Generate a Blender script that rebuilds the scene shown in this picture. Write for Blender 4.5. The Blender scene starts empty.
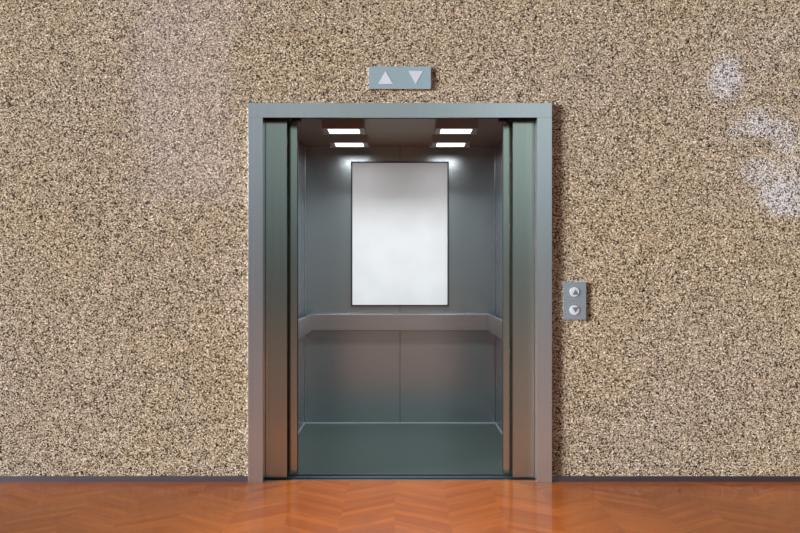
import bpy, bmesh, math
from mathutils import Vector
C = bpy.context.scene.collection
D, S, H = 4.5, 170.0, 1.218        # camera distance to the lobby wall, pixels per metre there, eye height

def at(px, py, y=0.0):             # photo pixel -> world point on the plane at depth y (used only to measure)
    r = D / (D + y)
    return (px - 400) / (S * r), H - (py - 274) / (S * r)

# ---------------------------------------------------------------- mesh helpers
def box(bm, x0, x1, y0, y1, z0, z1):
    if x0 > x1: x0, x1 = x1, x0
    if y0 > y1: y0, y1 = y1, y0
    if z0 > z1: z0, z1 = z1, z0
    vs = [bm.verts.new(p) for p in ((x0,y0,z0),(x1,y0,z0),(x1,y1,z0),(x0,y1,z0),(x0,y0,z1),(x1,y0,z1),(x1,y1,z1),(x0,y1,z1))]
    for f in ((3,2,1,0),(4,5,6,7),(0,1,5,4),(1,2,6,5),(2,3,7,6),(3,0,4,7)):
        bm.faces.new([vs[i] for i in f])

def prism(bm, pts, y0, y1):        # polygon in x/z, extruded along y
    a = [bm.verts.new((p[0], y0, p[1])) for p in pts]
    b = [bm.verts.new((p[0], y1, p[1])) for p in pts]
    n = len(pts)
    bm.faces.new(a); bm.faces.new(b[::-1])
    for i in range(n):
        bm.faces.new((a[i], b[i], b[(i+1) % n], a[(i+1) % n]))

def prism_z(bm, pts, z0, z1):      # polygon in x/y, extruded along z
    a = [bm.verts.new((p[0], p[1], z0)) for p in pts]
    b = [bm.verts.new((p[0], p[1], z1)) for p in pts]
    n = len(pts)
    bm.faces.new(a[::-1]); bm.faces.new(b)
    for i in range(n):
        bm.faces.new((a[i], a[(i+1) % n], b[(i+1) % n], b[i]))

def link(name, bm, mat, parent=None, bevel=0.0, seg=2, origin=None, smooth=False):
    bmesh.ops.recalc_face_normals(bm, faces=bm.faces)
    if bevel:
        bmesh.ops.bevel(bm, geom=list(bm.edges), offset=bevel, segments=seg, profile=0.5, affect='EDGES')
    if origin is not None:
        bmesh.ops.translate(bm, verts=bm.verts, vec=-Vector(origin))
    me = bpy.data.meshes.new(name); bm.to_mesh(me); bm.free()
    me.materials.append(mat)
    if smooth:
        for p in me.polygons: p.use_smooth = True
    o = bpy.data.objects.new(name, me); C.objects.link(o)
    if origin is not None: o.location = origin
    if parent:
        o.parent = parent
        o.location = Vector(o.location) - Vector(parent.location)
    return o

def obj(name, boxes, mat, parent=None, bevel=0.0, origin=None):
    bm = bmesh.new()
    for b in boxes: box(bm, *b)
    o = link(name, bm, mat, parent, bevel, origin=origin if origin is not None else ((0,0,0) if parent else None))
    return o

def tag(o, label=None, cat=None, group=None, kind=None):
    if label: o['label'] = label
    if cat: o['category'] = cat
    if group: o['group'] = group
    if kind: o['kind'] = kind
    return o

def thing(name, loc, label, cat, group=None):
    o = bpy.data.objects.new(name, None); C.objects.link(o)
    o.empty_display_size = 0.05
    o.location = loc
    return tag(o, label, cat, group)

# ---------------------------------------------------------------- node helpers
def newmat(name):
    m = bpy.data.materials.new(name); m.use_nodes = True
    nt = m.node_tree
    return m, nt, nt.nodes['Principled BSDF']

def lin(c):
    return tuple(((v/255)/12.92 if v/255 <= 0.04045 else ((v/255+0.055)/1.055)**2.4) for v in c) + (1,)

def N(nt, t, **kw):
    n = nt.nodes.new(t)
    for k, v in kw.items(): setattr(n, k, v)
    return n

def M(nt, op, a, b=None, c=None):
    n = N(nt, 'ShaderNodeMath', operation=op)
    for i, v in enumerate((a, b, c)):
        if v is None: continue
        if isinstance(v, (int, float)): n.inputs[i].default_value = v
        else: nt.links.new(v, n.inputs[i])
    return n.outputs[0]

def ramp(nt, fac, stops, interp='LINEAR'):
    n = N(nt, 'ShaderNodeValToRGB'); cr = n.color_ramp; cr.interpolation = interp
    while len(cr.elements) < len(stops): cr.elements.new(0.5)
    for e, (p, c) in zip(cr.elements, stops):
        e.position = p; e.color = c
    nt.links.new(fac, n.inputs[0])
    return n.outputs[0]

def mix(nt, fac, a, b, blend='MIX'):
    n = N(nt, 'ShaderNodeMix', data_type='RGBA', blend_type=blend)
    for idx, v in ((0, fac), (6, a), (7, b)):
        if isinstance(v, (int, float)): n.inputs[idx].default_value = v
        elif isinstance(v, tuple): n.inputs[idx].default_value = v
        else: nt.links.new(v, n.inputs[idx])
    return n.outputs[2]

def metal(name, col, rough=0.32, brush=0.04, axis='x', metallic=1.0, scale=260):
    m, nt, p = newmat(name)
    tc = N(nt, 'ShaderNodeTexCoord'); mp = N(nt, 'ShaderNodeMapping')
    mp.inputs['Scale'].default_value = (1.2, 1.2, scale) if axis == 'x' else (scale, scale, 1.2)
    nt.links.new(tc.outputs['Object'], mp.inputs[0])
    no = N(nt, 'ShaderNodeTexNoise'); no.inputs['Scale'].default_value = 1.0; no.inputs['Detail'].default_value = 3
    nt.links.new(mp.outputs[0], no.inputs['Vector'])
    a = tuple(v * (1 - brush * 2) for v in lin(col)[:3]) + (1,)
    b = tuple(min(1, v * (1 + brush * 2)) for v in lin(col)[:3]) + (1,)
    nt.links.new(ramp(nt, no.outputs[0], [(0.3, a), (0.7, b)]), p.inputs['Base Color'])
    p.inputs['Metallic'].default_value = metallic
    nt.links.new(M(nt, 'MULTIPLY_ADD', no.outputs[0], 0.04, rough - 0.02), p.inputs['Roughness'])
    return m

def plain(name, col, rough=0.5, metallic=0.0, spec=0.5):
    m, nt, p = newmat(name)
    tc = N(nt, 'ShaderNodeTexCoord')
    no = N(nt, 'ShaderNodeTexNoise'); no.inputs['Scale'].default_value = 3
    nt.links.new(tc.outputs['Object'], no.inputs['Vector'])
    c = lin(col)
    a = tuple(v * 0.95 for v in c[:3]) + (1,); b = tuple(min(1, v * 1.05) for v in c[:3]) + (1,)
    nt.links.new(ramp(nt, no.outputs[0], [(0.3, a), (0.7, b)]), p.inputs['Base Color'])
    p.inputs['Roughness'].default_value = rough
    p.inputs['Metallic'].default_value = metallic
    p.inputs['Specular IOR Level'].default_value = spec
    return m

# ---------------------------------------------------------------- granite chip wall
def granite():
    m, nt, p = newmat('granite_chip_render')
    tc = N(nt, 'ShaderNodeTexCoord'); P = tc.outputs['Object']
    sep = N(nt, 'ShaderNodeSeparateXYZ'); nt.links.new(P, sep.inputs[0])
    vo = N(nt, 'ShaderNodeTexVoronoi', voronoi_dimensions='3D'); vo.inputs['Scale'].default_value = 160
    nt.links.new(P, vo.inputs['Vector'])
    s = N(nt, 'ShaderNodeSeparateColor'); nt.links.new(vo.outputs['Color'], s.inputs[0])
    chip = ramp(nt, s.outputs[0], [(0.0, lin((36,31,26))), (0.12, lin((78,68,55))), (0.24, lin((138,124,102))),
                                   (0.36, lin((172,158,130))), (0.57, lin((196,183,154))), (0.80, lin((218,208,184))), (0.94, lin((240,232,216)))], 'CONSTANT')
    # finer clumps over the chips
    n1 = N(nt, 'ShaderNodeTexNoise'); n1.inputs['Scale'].default_value = 118; n1.inputs['Detail'].default_value = 2
    nt.links.new(P, n1.inputs['Vector'])
    clump = ramp(nt, n1.outputs[0], [(0.36, (0.5,0.48,0.46,1)), (0.60, (1.42,1.42,1.42,1))])
    col = mix(nt, 0.78, chip, clump, 'MULTIPLY')
    # large tonal drift, warm to grey
    n2 = N(nt, 'ShaderNodeTexNoise'); n2.inputs['Scale'].default_value = 1.1; n2.inputs['Detail'].default_value = 3
    nt.links.new(P, n2.inputs['Vector'])
    col = mix(nt, 1.0, col, ramp(nt, n2.outputs[0], [(0.3, (0.98,0.945,0.94,1)), (0.7, (0.96,0.95,1.06,1))]), 'MULTIPLY')
    # pale patches on the stone
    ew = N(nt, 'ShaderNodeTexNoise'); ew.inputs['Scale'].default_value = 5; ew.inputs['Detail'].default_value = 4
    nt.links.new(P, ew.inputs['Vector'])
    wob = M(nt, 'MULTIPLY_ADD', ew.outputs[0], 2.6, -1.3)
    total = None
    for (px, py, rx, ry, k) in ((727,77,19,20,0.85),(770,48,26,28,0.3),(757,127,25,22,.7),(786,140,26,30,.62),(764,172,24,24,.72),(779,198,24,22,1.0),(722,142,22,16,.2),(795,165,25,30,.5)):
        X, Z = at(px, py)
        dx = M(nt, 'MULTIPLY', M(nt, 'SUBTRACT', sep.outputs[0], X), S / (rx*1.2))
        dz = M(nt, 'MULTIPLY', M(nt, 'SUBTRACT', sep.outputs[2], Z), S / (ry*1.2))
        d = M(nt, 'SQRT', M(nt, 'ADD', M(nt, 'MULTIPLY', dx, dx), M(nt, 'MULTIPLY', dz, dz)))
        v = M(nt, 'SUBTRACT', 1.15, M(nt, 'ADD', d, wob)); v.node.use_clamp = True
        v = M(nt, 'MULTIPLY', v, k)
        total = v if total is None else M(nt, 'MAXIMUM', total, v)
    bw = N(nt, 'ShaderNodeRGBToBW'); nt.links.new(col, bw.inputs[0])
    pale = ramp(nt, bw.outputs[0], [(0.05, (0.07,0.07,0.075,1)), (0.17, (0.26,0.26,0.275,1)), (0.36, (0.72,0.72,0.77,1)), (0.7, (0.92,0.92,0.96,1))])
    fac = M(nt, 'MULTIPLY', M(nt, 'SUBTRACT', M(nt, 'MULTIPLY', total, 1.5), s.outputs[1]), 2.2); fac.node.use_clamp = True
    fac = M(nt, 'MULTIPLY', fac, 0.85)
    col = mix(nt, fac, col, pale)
    # paler, pinker slab at the upper left of the lift
    x0, z1 = at(116, -30); x1, z0 = at(253, 206)
    def band(sock, lo, hi, w):
        a = M(nt, 'DIVIDE', M(nt, 'SUBTRACT', sock, lo), w); a.node.use_clamp = True
        b = M(nt, 'DIVIDE', M(nt, 'SUBTRACT', hi, sock), w); b.node.use_clamp = True
        return M(nt, 'MULTIPLY', a, b)
    sx = M(nt, 'ADD', sep.outputs[0], M(nt, 'MULTIPLY', wob, 0.12))
    slab = M(nt, 'MULTIPLY', band(sx, x0, x1, 0.22), band(sep.outputs[2], z0 - 0.05, z1, 0.16))
    col = mix(nt, M(nt, 'MULTIPLY', slab, 0.8), col, mix(nt, 0.085, mix(nt, 1.0, col, (1.0,0.99,1.14,1), 'MULTIPLY'), (1,.96,.96,1), 'SCREEN'))
    # fine joints between slabs
    jx = M(nt, 'ABSOLUTE', M(nt, 'SUBTRACT', M(nt, 'FRACT', M(nt, 'DIVIDE', M(nt, 'ADD', sep.outputs[0], 5.741), 1.0)), 0.5))
    joint = M(nt, 'LESS_THAN', jx, 0.0022)
    col = mix(nt, M(nt, 'MULTIPLY', joint, 0.28), col, lin((95,82,70)))
    nt.links.new(col, p.inputs['Base Color'])
    p.inputs['Roughness'].default_value = 0.85
    p.inputs['Specular IOR Level'].default_value = 0.2
    bp = N(nt, 'ShaderNodeBump'); bp.inputs['Strength'].default_value = 0.35; bp.inputs['Distance'].default_value = 0.002
    nt.links.new(s.outputs[0], bp.inputs['Height'])
    nt.links.new(bp.outputs[0], p.inputs['Normal'])
    return m

# ---------------------------------------------------------------- chevron parquet
def parquet():
    m, nt, p = newmat('chevron_oak_parquet')
    tc = N(nt, 'ShaderNodeTexCoord'); P = tc.outputs['Object']
    sep = N(nt, 'ShaderNodeSeparateXYZ'); nt.links.new(P, sep.inputs[0])
    W = 0.272
    u = M(nt, 'DIVIDE', M(nt, 'ADD', sep.outputs[0], 20*W + 0.025), W)
    colid = M(nt, 'FLOOR', u); f = M(nt, 'FRACT', u)
    odd = M(nt, 'MODULO', colid, 2.0)
    zig = M(nt, 'ABSOLUTE', M(nt, 'SUBTRACT', odd, f))           # 0..1..0 triangular
    v = M(nt, 'DIVIDE', M(nt, 'ADD', sep.outputs[1], M(nt, 'MULTIPLY', zig, 0.175)), 0.060)
    row = M(nt, 'FLOOR', v); fv = M(nt, 'FRACT', v)
    idv = N(nt, 'ShaderNodeCombineXYZ'); nt.links.new(colid, idv.inputs[0]); nt.links.new(row, idv.inputs[1])
    wn = N(nt, 'ShaderNodeTexWhiteNoise', noise_dimensions='3D'); nt.links.new(idv.outputs[0], wn.inputs['Vector'])
    base = ramp(nt, wn.outputs['Value'], [(0.0, lin((172,86,26))), (0.3, lin((175,93,34))), (0.65, lin((182,99,38))), (1.0, lin((195,106,38)))])
    # grain running along each plank
    g = N(nt, 'ShaderNodeCombineXYZ')
    nt.links.new(M(nt, 'MULTIPLY', u, 1.1), g.inputs[0]); nt.links.new(M(nt, 'MULTIPLY', v, 2.6), g.inputs[1]); nt.links.new(M(nt, 'MULTIPLY', wn.outputs['Value'], 40), g.inputs[2])
    gn = N(nt, 'ShaderNodeTexNoise'); gn.inputs['Scale'].default_value = 1.6; gn.inputs['Detail'].default_value = 6; gn.inputs['Roughness'].default_value = 0.6
    nt.links.new(g.outputs[0], gn.inputs['Vector'])
    col = mix(nt, 1.0, base, ramp(nt, gn.outputs[0], [(0.28, (0.78,0.74,0.70,1)), (0.72, (1.18,1.18,1.16,1))]), 'MULTIPLY')
    big = N(nt, 'ShaderNodeTexNoise'); big.inputs['Scale'].default_value = 1.5; nt.links.new(P, big.inputs['Vector'])
    col = mix(nt, 1.0, col, ramp(nt, big.outputs[0], [(0.3, (0.92,0.90,0.88,1)), (0.7, (1.05,1.05,1.04,1))]), 'MULTIPLY')
    gap = M(nt, 'LESS_THAN', M(nt, 'MINIMUM', fv, M(nt, 'SUBTRACT', 1.0, fv)), 0.018)
    gapc = M(nt, 'LESS_THAN', M(nt, 'MINIMUM', f, M(nt, 'SUBTRACT', 1.0, f)), 0.004)
    gap = M(nt, 'MULTIPLY', gap, 0.22)
    col = mix(nt, gap, col, lin((95,45,20)))
    nt.links.new(col, p.inputs['Base Color'])
    p.inputs['Roughness'].default_value = 0.42
    p.inputs['Specular IOR Level'].default_value = 0.15
    p.inputs['Coat Weight'].default_value = 0.5
    nt.links.new(M(nt, 'MULTIPLY_ADD', gn.outputs[0], 0.10, 0.05), p.inputs['Coat Roughness'])
    bp = N(nt, 'ShaderNodeBump'); bp.inputs['Strength'].default_value = 0.25; bp.inputs['Distance'].default_value = 0.0012
    nt.links.new(gn.outputs[0], bp.inputs['Height']); nt.links.new(bp.outputs[0], p.inputs['Normal'])
    nt.links.new(bp.outputs[0], p.inputs['Coat Normal'])
    return m

def emission(name, col, strength):
    m, nt, p = newmat(name)
    p.inputs['Base Color'].default_value = (0.9,0.9,0.9,1)
    p.inputs['Emission Color'].default_value = col
    p.inputs['Emission Strength'].default_value = strength
    return m

MAT = dict(
    granite=granite(), parquet=parquet(),
    frame=metal('satin_frame_steel', (205,209,214), 0.22, 0.02, 'z', 0.88),
    leaf=metal('brushed_door_steel', (180,184,176), 0.19, 0.03, 'z'),
    cab=metal('brushed_cab_steel', (174,182,186), 0.26, 0.012, 'x', 0.86, 500),
    rail=metal('satin_rail_steel', (190,190,192), 0.34, 0.02, 'x'),
    ceil=metal('bronze_ceiling_metal', (132,108,94), 0.5, 0.01, 'x', 0.5),
    housing=metal('bronze_light_housing', (138,134,130), 0.5, 0.01, 'x', 0.1),
    floor=plain('green_grey_cab_floor', (62,73,69), 0.30),
    sill=metal('aluminium_sill', (130,140,146), 0.35, 0.03, 'x'),
    base=metal('slate_metal_baseboard', (130,134,152), 0.4, 0.03, 'x'),
    plate=metal('satin_plate_steel', (200,216,230), 0.24, 0.02, 'x', 0.75),
    arrow=plain('frosted_white_arrow', (214,224,240), 0.5),
    button=plain('pale_button_ring', (216,224,232), 0.4),
    glyph=plain('grey_button_arrow', (112,122,136), 0.5),
    paper=plain('blank_white_paper', (243,246,248), 0.8, 0, 0.2),
    black=plain('black_poster_frame', (30,28,28), 0.4),
    seal=plain('dark_rubber_seal', (22,22,22), 0.7),
    rim=plain('light_fixture_rim', (205,195,180), 0.4),
    skirt=plain('pale_grey_skirting', (168,180,184), 0.35),
    shaft=plain('shaft_concrete', (70,70,70), 0.9),
    lamp=emission('lift_light_diffuser', (1.0,0.985,0.96,1), 4.0),
)

# ---------------------------------------------------------------- lobby
OW, OH = 0.845, 2.20               # rough opening behind the frame
w = obj('wall_back', [], MAT['granite']) if False else None
bm = bmesh.new()
box(bm, -6.0, -OW, 0.0, 0.045, 0.0, 4.2)
box(bm, OW, 6.0, 0.0, 0.045, 0.0, 4.2)
box(bm, -OW, OW, 0.0, 0.045, OH, 4.2)
bmesh.ops.remove_doubles(bm, verts=bm.verts, dist=1e-5)
tag(link('wall_back', bm, MAT['granite']), kind='structure')
fl = obj('floor', [(-8, 8, -16, 0.02, -0.06, 0.0)], MAT['parquet']); tag(fl, kind='structure')
# lift shaft behind the wall: keeps daylight out of the cab
sh = obj('wall_shaft', [(-1.5, -1.4, 0.045, 2.2, -0.3, 3.0), (1.4, 1.5, 0.045, 2.2, -0.3, 3.0),
                        (-1.4, 1.4, 2.1, 2.2, -0.3, 3.0), (-1.4, 1.4, 0.045, 2.1, 2.9, 3.0), (-1.4, 1.4, 0.045, 2.1, -0.4, -0.3)], MAT['shaft'])
tag(sh, kind='structure')

FX = 152 / S * (D - 0.03) / D      # frame outer half width
FI = 137.2 / S * (D - 0.03) / D      # frame inner half width
FT = at(400, 103, -0.03)[1]; FB = at(400, 117.5, -0.03)[1]
for side, a, b in (('left', -6.0, -FX), ('right', FX, 6.0)):
    bm = bmesh.new()
    box(bm, a, b, -0.011, -0.0005, 0.0, 0.030)
    box(bm, a, b, -0.015, -0.0005, 0.0, 0.007)
    tag(link('baseboard_' + side, bm, MAT['base']), kind='structure')

# ---------------------------------------------------------------- door frame
fr = thing('elevator_door_frame', (0, -0.03, 0), 'satin steel portal frame around the open elevator doorway', 'door frame')
for s in (-1, 1):
    bm = bmesh.new()
    pts = [(s*FI, -0.03), (s*FX, -0.03), (s*FX, -0.0005), (s*0.842, -0.0005), (s*0.842, 0.044), (s*FI, 0.044)]
    prism_z(bm, pts, 0.0, FB)
    link('jamb', bm, MAT['frame'], fr, bevel=0.0007, origin=(0,0,0))
bm = bmesh.new()
prof = [(-0.03, FB), (-0.03, FT), (-0.0005, FT), (-0.0005, OH - 0.001), (0.044, OH - 0.001), (0.044, FB + 0.028), (-0.022, FB + 0.026), (-0.024, FB)]
a = [bm.verts.new((-FX, y, z)) for y, z in prof]; b = [bm.verts.new((FX, y, z)) for y, z in prof]
bm.faces.new(a); bm.faces.new(b[::-1])
for i in range(8): bm.faces.new((a[i], b[i], b[(i+1) % 8], a[(i+1) % 8]))
# the rear lip of the header must stay inside the rough opening
for v in bm.verts:
    if v.co.y > 0.04: v.co.x = math.copysign(0.842, v.co.x)
link('header', bm, MAT['frame'], fr, bevel=0.0007, origin=(0,0,0))
# dark track housing above the leaves; lower side boxes added to darken the gap
obj('door_track', [(-1.2, 1.2, 0.048, 0.175, 2.166, 2.24), (-1.2, -0.655, 0.048, 0.12, 2.131, 2.1655), (0.655, 1.2, 0.048, 0.12, 2.131, 2.1655), (-1.2, -0.6, 0.124, 0.17, 2.145, 2.1655), (0.6, 1.2, 0.124, 0.17, 2.145, 2.1655)], MAT['seal'], fr, origin=(0,0,0))

# ---------------------------------------------------------------- sliding leaves
SILL = 0.0
def leaf(s, px, y, t, w, zt, label):
    X = abs(at(px, 300, y)[0])
    o = thing('elevator_door_leaf', (s*(X + w/2), y, 0.006), label, 'elevator door', 'sliding leaves of the elevator doorway')
    obj('door_panel', [(s*X, s*(X+w), y, y+t, 0.002, zt)], MAT['leaf'], o, bevel=0.0015, origin=(0,0,0))
    # folded leading edge and its dark rubber seal
    obj('rubber_seal', [(s*(X-0.0022), s*(X-0.0002), y+0.006, y+t-0.006, 0.008, zt-0.004)], MAT['seal'], o, origin=(0,0,0))
leaf(-1, 287.0, 0.055, 0.032, 0.55, 2.130, 'outer sliding steel door leaf at the left, next to the left jamb')
leaf(1, 512.8, 0.055, 0.032, 0.55, 2.130, 'outer sliding steel door leaf at the right, next to the right jamb')
leaf(-1, 297.3, 0.128, 0.032, 0.62, 2.144, 'narrow strip of inner steel door leaf behind the left outer leaf')
leaf(1, 503.2, 0.128, 0.032, 0.62, 2.144, 'narrow strip of inner steel door leaf behind the right outer leaf')

# ---------------------------------------------------------------- sill
si = obj('elevator_sill', [(-0.84, 0.84, 0.0205, 0.062, -0.06, -0.004), (-0.84, 0.84, 0.062, 0.090, -0.06, -0.014), (-0.84, 0.84, 0.090, 0.100, -0.06, -0.004),
                           (-0.84, 0.84, 0.100, 0.122, -0.06, -0.004), (-0.84, 0.84, 0.122, 0.166, -0.06, -0.014), (-0.84, 0.84, 0.166, 0.176, -0.06, -0.004)], MAT['sill'])
tag(si, 'grooved metal door sill between wood floor and elevator cab', 'door sill')

# ---------------------------------------------------------------- cab
Y0, Y1 = 0.18, 1.79
CW = 95.5 / S * (D + Y1) / D
CF = H - (422.5 - 274) / S * (D + Y1) / D
CH = H + (274 - 146) / S * (D + Y1) / D
CF = -0.014
print('cab', CW, CF, CH)
cab = thing('elevator_cab', (0, (Y0+Y1)/2, CF), 'open elevator cab with brushed steel walls and green-grey floor', 'elevator')
def cpart(name, boxes, mat, bevel=0.0): return obj(name, boxes, mat, cab, bevel, origin=(0,0,0))
g = 0.0015
cpart('back_panel', [(-CW, -g, Y1, Y1+0.02, CF, CH)], MAT['cab'], 0.001)
cpart('back_panel', [(g, CW, Y1, Y1+0.02, CF, CH)], MAT['cab'], 0.001)
cpart('panel_joint', [(-0.006, 0.006, Y1+0.004, Y1+0.03, CF, CH)], MAT['seal'])
for s in (-1, 1):
    cpart('side_panel', [(s*CW, s*(CW+0.02), Y0, Y1+0.02, CF, CH)], MAT['cab'], 0.001)
    cpart('corner_trim', [(s*(CW-0.008), s*(CW-0.0003), Y1-0.008, Y1-0.0003, CF+0.016, CH-0.002)], MAT['rail'], 0.002)
    cpart('skirting', [(s*(CW-0.006), s*(CW-0.0003), Y0+0.005, Y1-0.007, CF+0.0003, CF+0.014)], MAT['skirt'], 0.001)
cpart('skirting', [(-CW+0.0005, CW-0.0005, Y1-0.006, Y1-0.0003, CF+0.0003, CF+0.012)], MAT['skirt'], 0.001)
cpart('floor_panel', [(-CW-0.02, CW+0.02, Y0, Y1+0.02, CF-0.04, CF-0.0003)], MAT['floor'])
cpart('ceiling_panel', [(-CW-0.02, CW+0.02, Y0, Y1+0.02, CH+0.0003, CH+0.03)], MAT['ceil'])

# ---------------------------------------------------------------- handrail
RB = 1.715                          # depth of the rail's front face at the back wall
zt = H - (314.0-274)/S*(D+RB)/D; zb = H - (330.2-274)/S*(D+RB)/D
RX = abs(at(312.7, 300, RB)[0])
hr = thing('elevator_handrail', (0, RB, zb), 'wide flat steel handrail running round three walls of the cab', 'handrail')
t = 0.022
bm = bmesh.new()
pts = [(-RX, 0.26), (-RX, RB), (RX, RB), (RX, 0.26), (RX+t, 0.26), (RX+t, RB+t), (-RX-t, RB+t), (-RX-t, 0.26)]
prism_z(bm, pts, zb, zt)
link('rail', bm, MAT['rail'], hr, bevel=0.002, origin=(0,0,0))
for x in (-0.45, 0.0, 0.45):
    obj('bracket', [(x-0.03, x+0.03, RB+t+0.0003, Y1-0.0005, zb+0.03, zt-0.03)], MAT['sill'], hr, 0.002, origin=(0,0,0))
for s in (-1, 1):
    for y in (0.5, 1.3):
        obj('bracket', [(s*(RX+t+0.0003), s*(CW-0.0005), y-0.03, y+0.03, zb+0.03, zt-0.03)], MAT['sill'], hr, 0.002, origin=(0,0,0))

# ---------------------------------------------------------------- poster
PY = Y1 - 0.022
px0, pz1 = at(351, 161.5, PY); px1, pz0 = at(448.8, 306.2, PY)
po = thing('blank_poster', ((px0+px1)/2, PY, pz0), 'tall blank white poster in a thin black frame on the back wall', 'poster')
fw = 0.011
obj('poster_frame', [(px0, px0+fw, PY, Y1-0.001, pz0, pz1), (px1-fw, px1, PY, Y1-0.001, pz0, pz1),
                     (px0+fw, px1-fw, PY, Y1-0.001, pz0, pz0+fw), (px0+fw, px1-fw, PY, Y1-0.001, pz1-fw, pz1)], MAT['black'], po, origin=(0,0,0))
obj('sheet', [(px0+fw, px1-fw, PY+0.005, PY+0.012, pz0+fw, pz1-fw)], MAT['paper'], po, origin=(0,0,0))

# ---------------------------------------------------------------- ceiling lights
LZ = 2.210
def ceiling_light(s, y0, y1, label):
    xa, xb = s*0.494, s*0.282       # lit window
    o = thing('elevator_ceiling_light', (s*0.388, (y0+y1)/2, CH), label, 'ceiling light', 'four square lights under the cab ceiling')
    e = 0.036
    xo0, xo1 = sorted((s*(0.494+e), s*(0.282-e)))
    xi0, xi1 = sorted((xa, xb))
    yo0, yo1 = y0 - 0.03, y1 + 0.03
    # hollow housing: four walls
    q = 0.012
    obj('housing', [(xo0, xo0+q, yo0, yo1, LZ+0.002, CH-0.0005), (xo1-q, xo1, yo0, yo1, LZ+0.002, CH-0.0005),
                    (xo0+q, xo1-q, yo0, yo0+q, LZ+0.002, CH-0.0005), (xo0+q, xo1-q, yo1-q, yo1, LZ+0.002, CH-0.0005)], MAT['housing'], o, origin=(0,0,0))
    obj('bezel', [(xo0, xi0, yo0, yo1, LZ-0.002, LZ+0.002), (xi1, xo1, yo0, yo1, LZ-0.002, LZ+0.002),
                  (xi0, xi1, yo0, y0, LZ-0.002, LZ+0.002), (xi0, xi1, y1, yo1, LZ-0.002, LZ+0.002)], MAT['housing'], o, origin=(0,0,0))
    obj('rim', [(xo0-0.016, xo1+0.016, yo1, yo1+0.004, LZ-0.004, LZ+0.006), (xi0-0.002, xi1+0.002, y1+0.003, y1+0.006, LZ-0.004, LZ-0.0022)], MAT['rim'], o, origin=(0,0,0))
    obj('diffuser', [(xi0+0.0005, xi1-0.0005, y0+0.0005, y1-0.0005, LZ-0.003, LZ+0.001)], MAT['lamp'], o, origin=(0,0,0))
ceiling_light(-1, 0.733, 0.883, 'square cab ceiling light on the left, nearer the doors')
ceiling_light(-1, 1.29, 1.437, 'square cab ceiling light on the left, nearer the back wall')
ceiling_light(1, 0.733, 0.883, 'square cab ceiling light on the right, nearer the doors')
ceiling_light(1, 1.29, 1.437, 'square cab ceiling light on the right, nearer the back wall')

# ---------------------------------------------------------------- direction indicator above
iy = -0.014
ix0, iz1 = at(368.8, 66.3, iy); ix1, iz0 = at(431, 89, iy)
ind = thing('direction_indicator', ((ix0+ix1)/2, -0.0005, iz0), 'steel indicator plate with up and down arrows above the elevator', 'indicator')
obj('plate', [(ix0, ix1, iy, 0.0005, iz0, iz1)], MAT['plate'], ind, 0.0012, origin=(0,0,0))
for tri in (((378.2,84),(392.7,84),(385.5,71.2)), ((408.6,71),(423.0,71),(415.7,84))):
    bm = bmesh.new(); prism(bm, [at(x, y, iy) for x, y in tri], iy-0.002, iy-0.0002)
    link('arrow', bm, MAT['arrow'], ind, origin=(0,0,0))

# ---------------------------------------------------------------- call buttons
cx0, cz1 = at(563.5, 282, iy); cx1, cz0 = at(586.3, 319.8, iy)
cp = thing('call_button_panel', ((cx0+cx1)/2, -0.0005, cz0), 'steel call plate with round up and down buttons right of the elevator', 'call panel')
obj('plate', [(cx0, cx1, iy, 0.0005, cz0, cz1)], MAT['plate'], cp, 0.0012, origin=(0,0,0))
for (bx, by, up) in ((574.4, 291.9, 1), (574.4, 310.1, -1)):
    X, Z = at(bx, by, iy); R = 4.7 / S
    bm = bmesh.new()
    prism(bm, [(X + R*math.cos(k*math.pi/16), Z + R*math.sin(k*math.pi/16)) for k in range(32)], iy-0.005, iy-0.0002)
    b = link('button', bm, MAT['button'], cp, bevel=0.001, origin=(0,0,0))
    b['label'] = 'round %s button with a pale face' % ('up' if up > 0 else 'down')
    r = 3.1 / S; X += 0.9/S; Z -= up*0.5/S
    bm = bmesh.new()
    prism(bm, [(X - r, Z - up*r*0.75), (X + r, Z - up*r*0.75), (X, Z + up*r)], iy-0.0065, iy-0.0051)
    tri = link('arrow', bm, MAT['glyph'])
    tri.parent = b; tri.matrix_parent_inverse.identity(); tri.location = -Vector(cp.location)-Vector(b.location)

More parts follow.
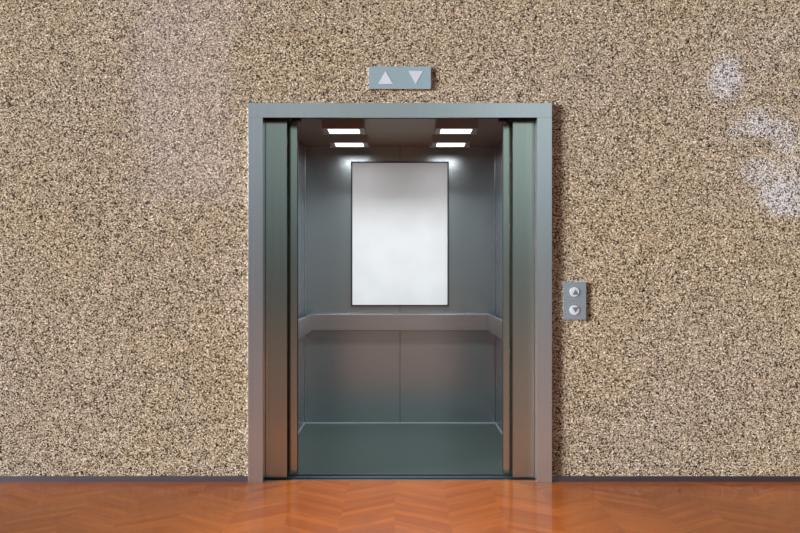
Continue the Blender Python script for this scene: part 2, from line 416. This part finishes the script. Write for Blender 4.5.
# ---------------------------------------------------------------- light
def area(name, loc, size, sy, power, col, rot=(0,0,0)):
    l = bpy.data.lights.new(name, 'AREA'); l.shape = 'RECTANGLE'; l.size = size; l.size_y = sy; l.energy = power; l.color = col; l.spread = math.radians(180 if loc[1] > 1 else 145)
    o = bpy.data.objects.new(name, l); o.location = loc; o.rotation_euler = rot; C.objects.link(o); return o
for s in (-1, 1):
    for y in (0.808, 1.364):
        area('ceiling_light_glow', (s*0.388, y, LZ-0.008), 0.2, 0.14, 12.0 if y < 1 else 1.1, (0.95,0.98,1.0))
sun = bpy.data.lights.new('window_daylight', 'SUN'); sun.energy = 6.6; sun.angle = math.radians(16); sun.color = (1.0,0.985,0.96)
so = bpy.data.objects.new('window_daylight', sun); C.objects.link(so)
so.rotation_euler = Vector((-0.92, -0.34, 0.16)).to_track_quat('Z', 'Y').to_euler()
for k, (y, e) in enumerate(((-1.5, 200), (-4.2, 650), (-7.2, 900))):  # added spots without fittings, brightening the floor and its warm reflection in the cab
    sp = bpy.data.lights.new('floor_fill_spot', 'SPOT'); sp.energy = e; sp.spot_size = math.radians(56); sp.spot_blend = 1.0
    sp.shadow_soft_size = 0.12; sp.color = (1,0.93,0.82)
    spo = bpy.data.objects.new('floor_fill_spot', sp); spo.location = (0, y, 3.3); C.objects.link(spo)

wd = bpy.data.worlds.new('lobby_surroundings'); bpy.context.scene.world = wd; wd.use_nodes = True
nt = wd.node_tree; bg = nt.nodes['Background']
tc = N(nt, 'ShaderNodeTexCoord'); sep = N(nt, 'ShaderNodeSeparateXYZ'); nt.links.new(tc.outputs['Generated'], sep.inputs[0])
zf = M(nt, 'MULTIPLY_ADD', sep.outputs[2], 0.5, 0.5)
vert = ramp(nt, zf, [(0.0, (0.13,0.09,0.06,1)), (0.485, (0.12,0.11,0.10,1)), (0.51, (0.10,0.115,0.125,1)), (0.555, (0.27,0.30,0.305,1)), (0.61, (0.46,0.50,0.49,1)), (0.72, (0.26,0.26,0.26,1)), (1.0, (0.16,0.16,0.16,1))])
xf = M(nt, 'MULTIPLY_ADD', sep.outputs[0], 1.6, 0.5)
hor = ramp(nt, xf, [(0.0, (0.55,0.55,0.6,1)), (0.14, (1.0,1.06,1.25,1)), (0.20, (1.05,1.15,1.3,1)), (0.30, (1.25,1.45,1.38,1)), (0.5, (0.68,0.82,0.77,1)), (0.62, (0.95,1.12,1.10,1)), (0.74, (2.1,2.35,2.4,1)), (0.84, (2.1,2.35,2.4,1)), (1.0, (0.4,0.4,0.4,1))])
nt.links.new(mix(nt, 1.0, vert, hor, 'MULTIPLY'), bg.inputs['Color'])
bg.inputs['Strength'].default_value = 1.0

# ---------------------------------------------------------------- camera
cam = bpy.data.cameras.new('camera'); cam.sensor_width = 36; cam.lens = S * D / 800 * 36; cam.shift_y = (274 - 266.5) / 800
co = bpy.data.objects.new('camera', cam); co.location = (0, -D, H); co.rotation_euler = (math.pi/2, 0, 0); C.objects.link(co)
sc = bpy.context.scene; sc.camera = co
vs = sc.view_settings; vs.view_transform = 'Standard'; vs.look = 'None'; vs.gamma = 1.0; vs.exposure = 0.0; vs.use_curve_mapping = False
